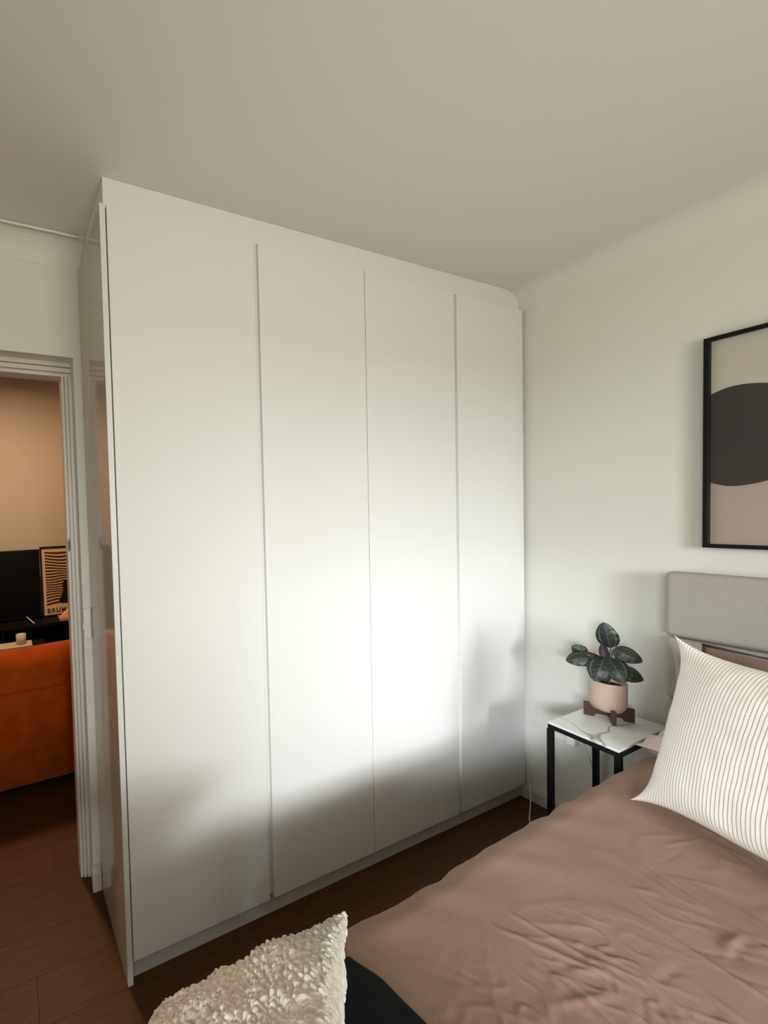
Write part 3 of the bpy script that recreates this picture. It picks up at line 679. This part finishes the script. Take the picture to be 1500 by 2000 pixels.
# leaning poster with wavy lines
po = thing('framed_poster', 'black-framed poster with wavy brown lines leaning beside the television', 'framed picture', (0.26, 3.05, 0.469))
PX0, PX1, PZ0, PZ1, PY = 0.010, 0.512, 0.470, 1.165, 3.02
def lean(bm):
    for v in bm.verts: v.co.y += (v.co.z-PZ0)*0.12
    return bm
for q in ((PX0, PX0+0.016, PZ0, PZ1), (PX1-0.016, PX1, PZ0, PZ1), (PX0+0.016, PX1-0.016, PZ0, PZ0+0.016), (PX0+0.016, PX1-0.016, PZ1-0.016, PZ1)):
    obj('frame_rail', lean(bx(q[0], q[1], PY-0.012, PY+0.012, q[2], q[3])), MT['black'], po)
obj('poster_sheet', lean(bx(PX0+0.016, PX1-0.016, PY, PY+0.004, PZ0+0.016, PZ1-0.016)), mat('cream_poster', (0.66, 0.52, 0.36), 0.8, 0.1), po)
bm = bmesh.new(); ink = mat('brown_ink', (0.06, 0.03, 0.015), 0.8, 0.1)
xa, xb, za, zb = PX0+0.045, PX1-0.045, PZ0+0.10, PZ1-0.035; NL = 19
def lz(k, s):
    t = k/NL; z = za + (zb-za)*t
    z += 0.030*math.sin(5*t+1.0)*math.sin(s*3.4+0.3)*1.0 + 0.020*math.sin(s*7+9*t)*(t*(1-t))*2 - 0.05*s*s*math.exp(-((t-0.30)/0.14)**2)
    return min(zb, max(za, z))
for k in range(NL):
    prev = None
    for i in range(31):
        s = i/30; x = xa+(xb-xa)*s; z0, z1 = lz(k, s), lz(k+0.56, s)
        pr = (bm.verts.new((x, PY-0.0012, z0)), bm.verts.new((x, PY-0.0012, z1+0.0004)))
        if prev: bm.faces.new((prev[0], pr[0], pr[1], prev[1]))
        prev = pr
o = obj('wavy_lines', lean(bm), ink, po)
bm = bmesh.new(); prism(bm, [(0.175, 0.62), (0.20, 0.66), (0.22, 0.72), (0.215, 0.78), (0.24, 0.82), (0.30, 0.83), (0.35, 0.80), (0.36, 0.70), (0.40, 0.60), (0.30, 0.585), (0.20, 0.59)], 'y', PY-0.003, PY-0.0016)
obj('dark_figure', lean(bm), MT['blackwood'], po)
def text3(name, body, size, loc, rot, m, parent, ext=0.0008):
    cu = bpy.data.curves.new(name, 'FONT'); cu.body = body; cu.size = size; cu.extrude = ext; cu.space_character = 1.25; cu.offset = 0.0015
    t = bpy.data.objects.new(name, cu); link(t); dg = bpy.context.evaluated_depsgraph_get(); me = bpy.data.meshes.new_from_object(t.evaluated_get(dg))
    bpy.data.objects.remove(t); me.materials.clear(); me.materials.append(m); o = bpy.data.objects.new(name, me); link(o)
    o.rotation_euler = rot; o.parent = parent; o.location = V(loc)-world_loc(parent); return o
text3('lettering', 'BRUM', 0.062, (PX0+0.045, PY-0.001+0.045*0.12-0.0022, PZ0+0.036), (math.pi/2-0.12, 0, 0), ink, po)
# pink book and paper stack in front of the poster
bk = thing('book', 'pink book with a folded paper on it in front of the wavy poster', 'book', (0.26, 2.86, 0.469))
obj('cover', bx(0.145, 0.36, 2.78, 2.94, 0.4695, 0.494, bev=0.002), MT['book'], bk)
bm = bmesh.new(); prism(bm, [(0.165, 0.4945), (0.33, 0.4945), (0.33, 0.60), (0.25, 0.565), (0.20, 0.525)], 'y', 2.83, 2.90); obj('folded_paper', bm, mat('pink_paper', (0.78, 0.58, 0.46), 0.8), bk)
# coffee table between sofa and unit
ct = thing('coffee_table', 'black coffee table behind the orange sofa', 'coffee table', (-0.45, 2.4, 0))
obj('table_top', bx(-0.95, -0.02, 2.18, 2.62, 0.345, 0.375, bev=0.004), MT['blackwood'], ct)
for x in (-0.93, -0.08):
    for y in (2.20, 2.56): obj('leg', bx(x, x+0.04, y, y+0.04, 0.001, 0.344), MT['blackwood'], ct)
o = obj('serving_tray', bx(-0.62, -0.125, 2.42, 2.58, 0.3755, 0.388, bev=0.004), MT['cup']); tag(o, 'flat pale tray on the black coffee table', 'tray')
bm = bmesh.new(); lathe(bm, [(0, 0.3885), (0.034, 0.3885), (0.040, 0.396), (0.041, 0.470), (0.038, 0.470), (0.037, 0.400), (0, 0.400)], (-0.213, 2.50, 0), 32)
o = obj('cup', bm, MT['cup'], smooth=True); tag(o, 'round beige stoneware cup standing on the pale tray', 'cup')
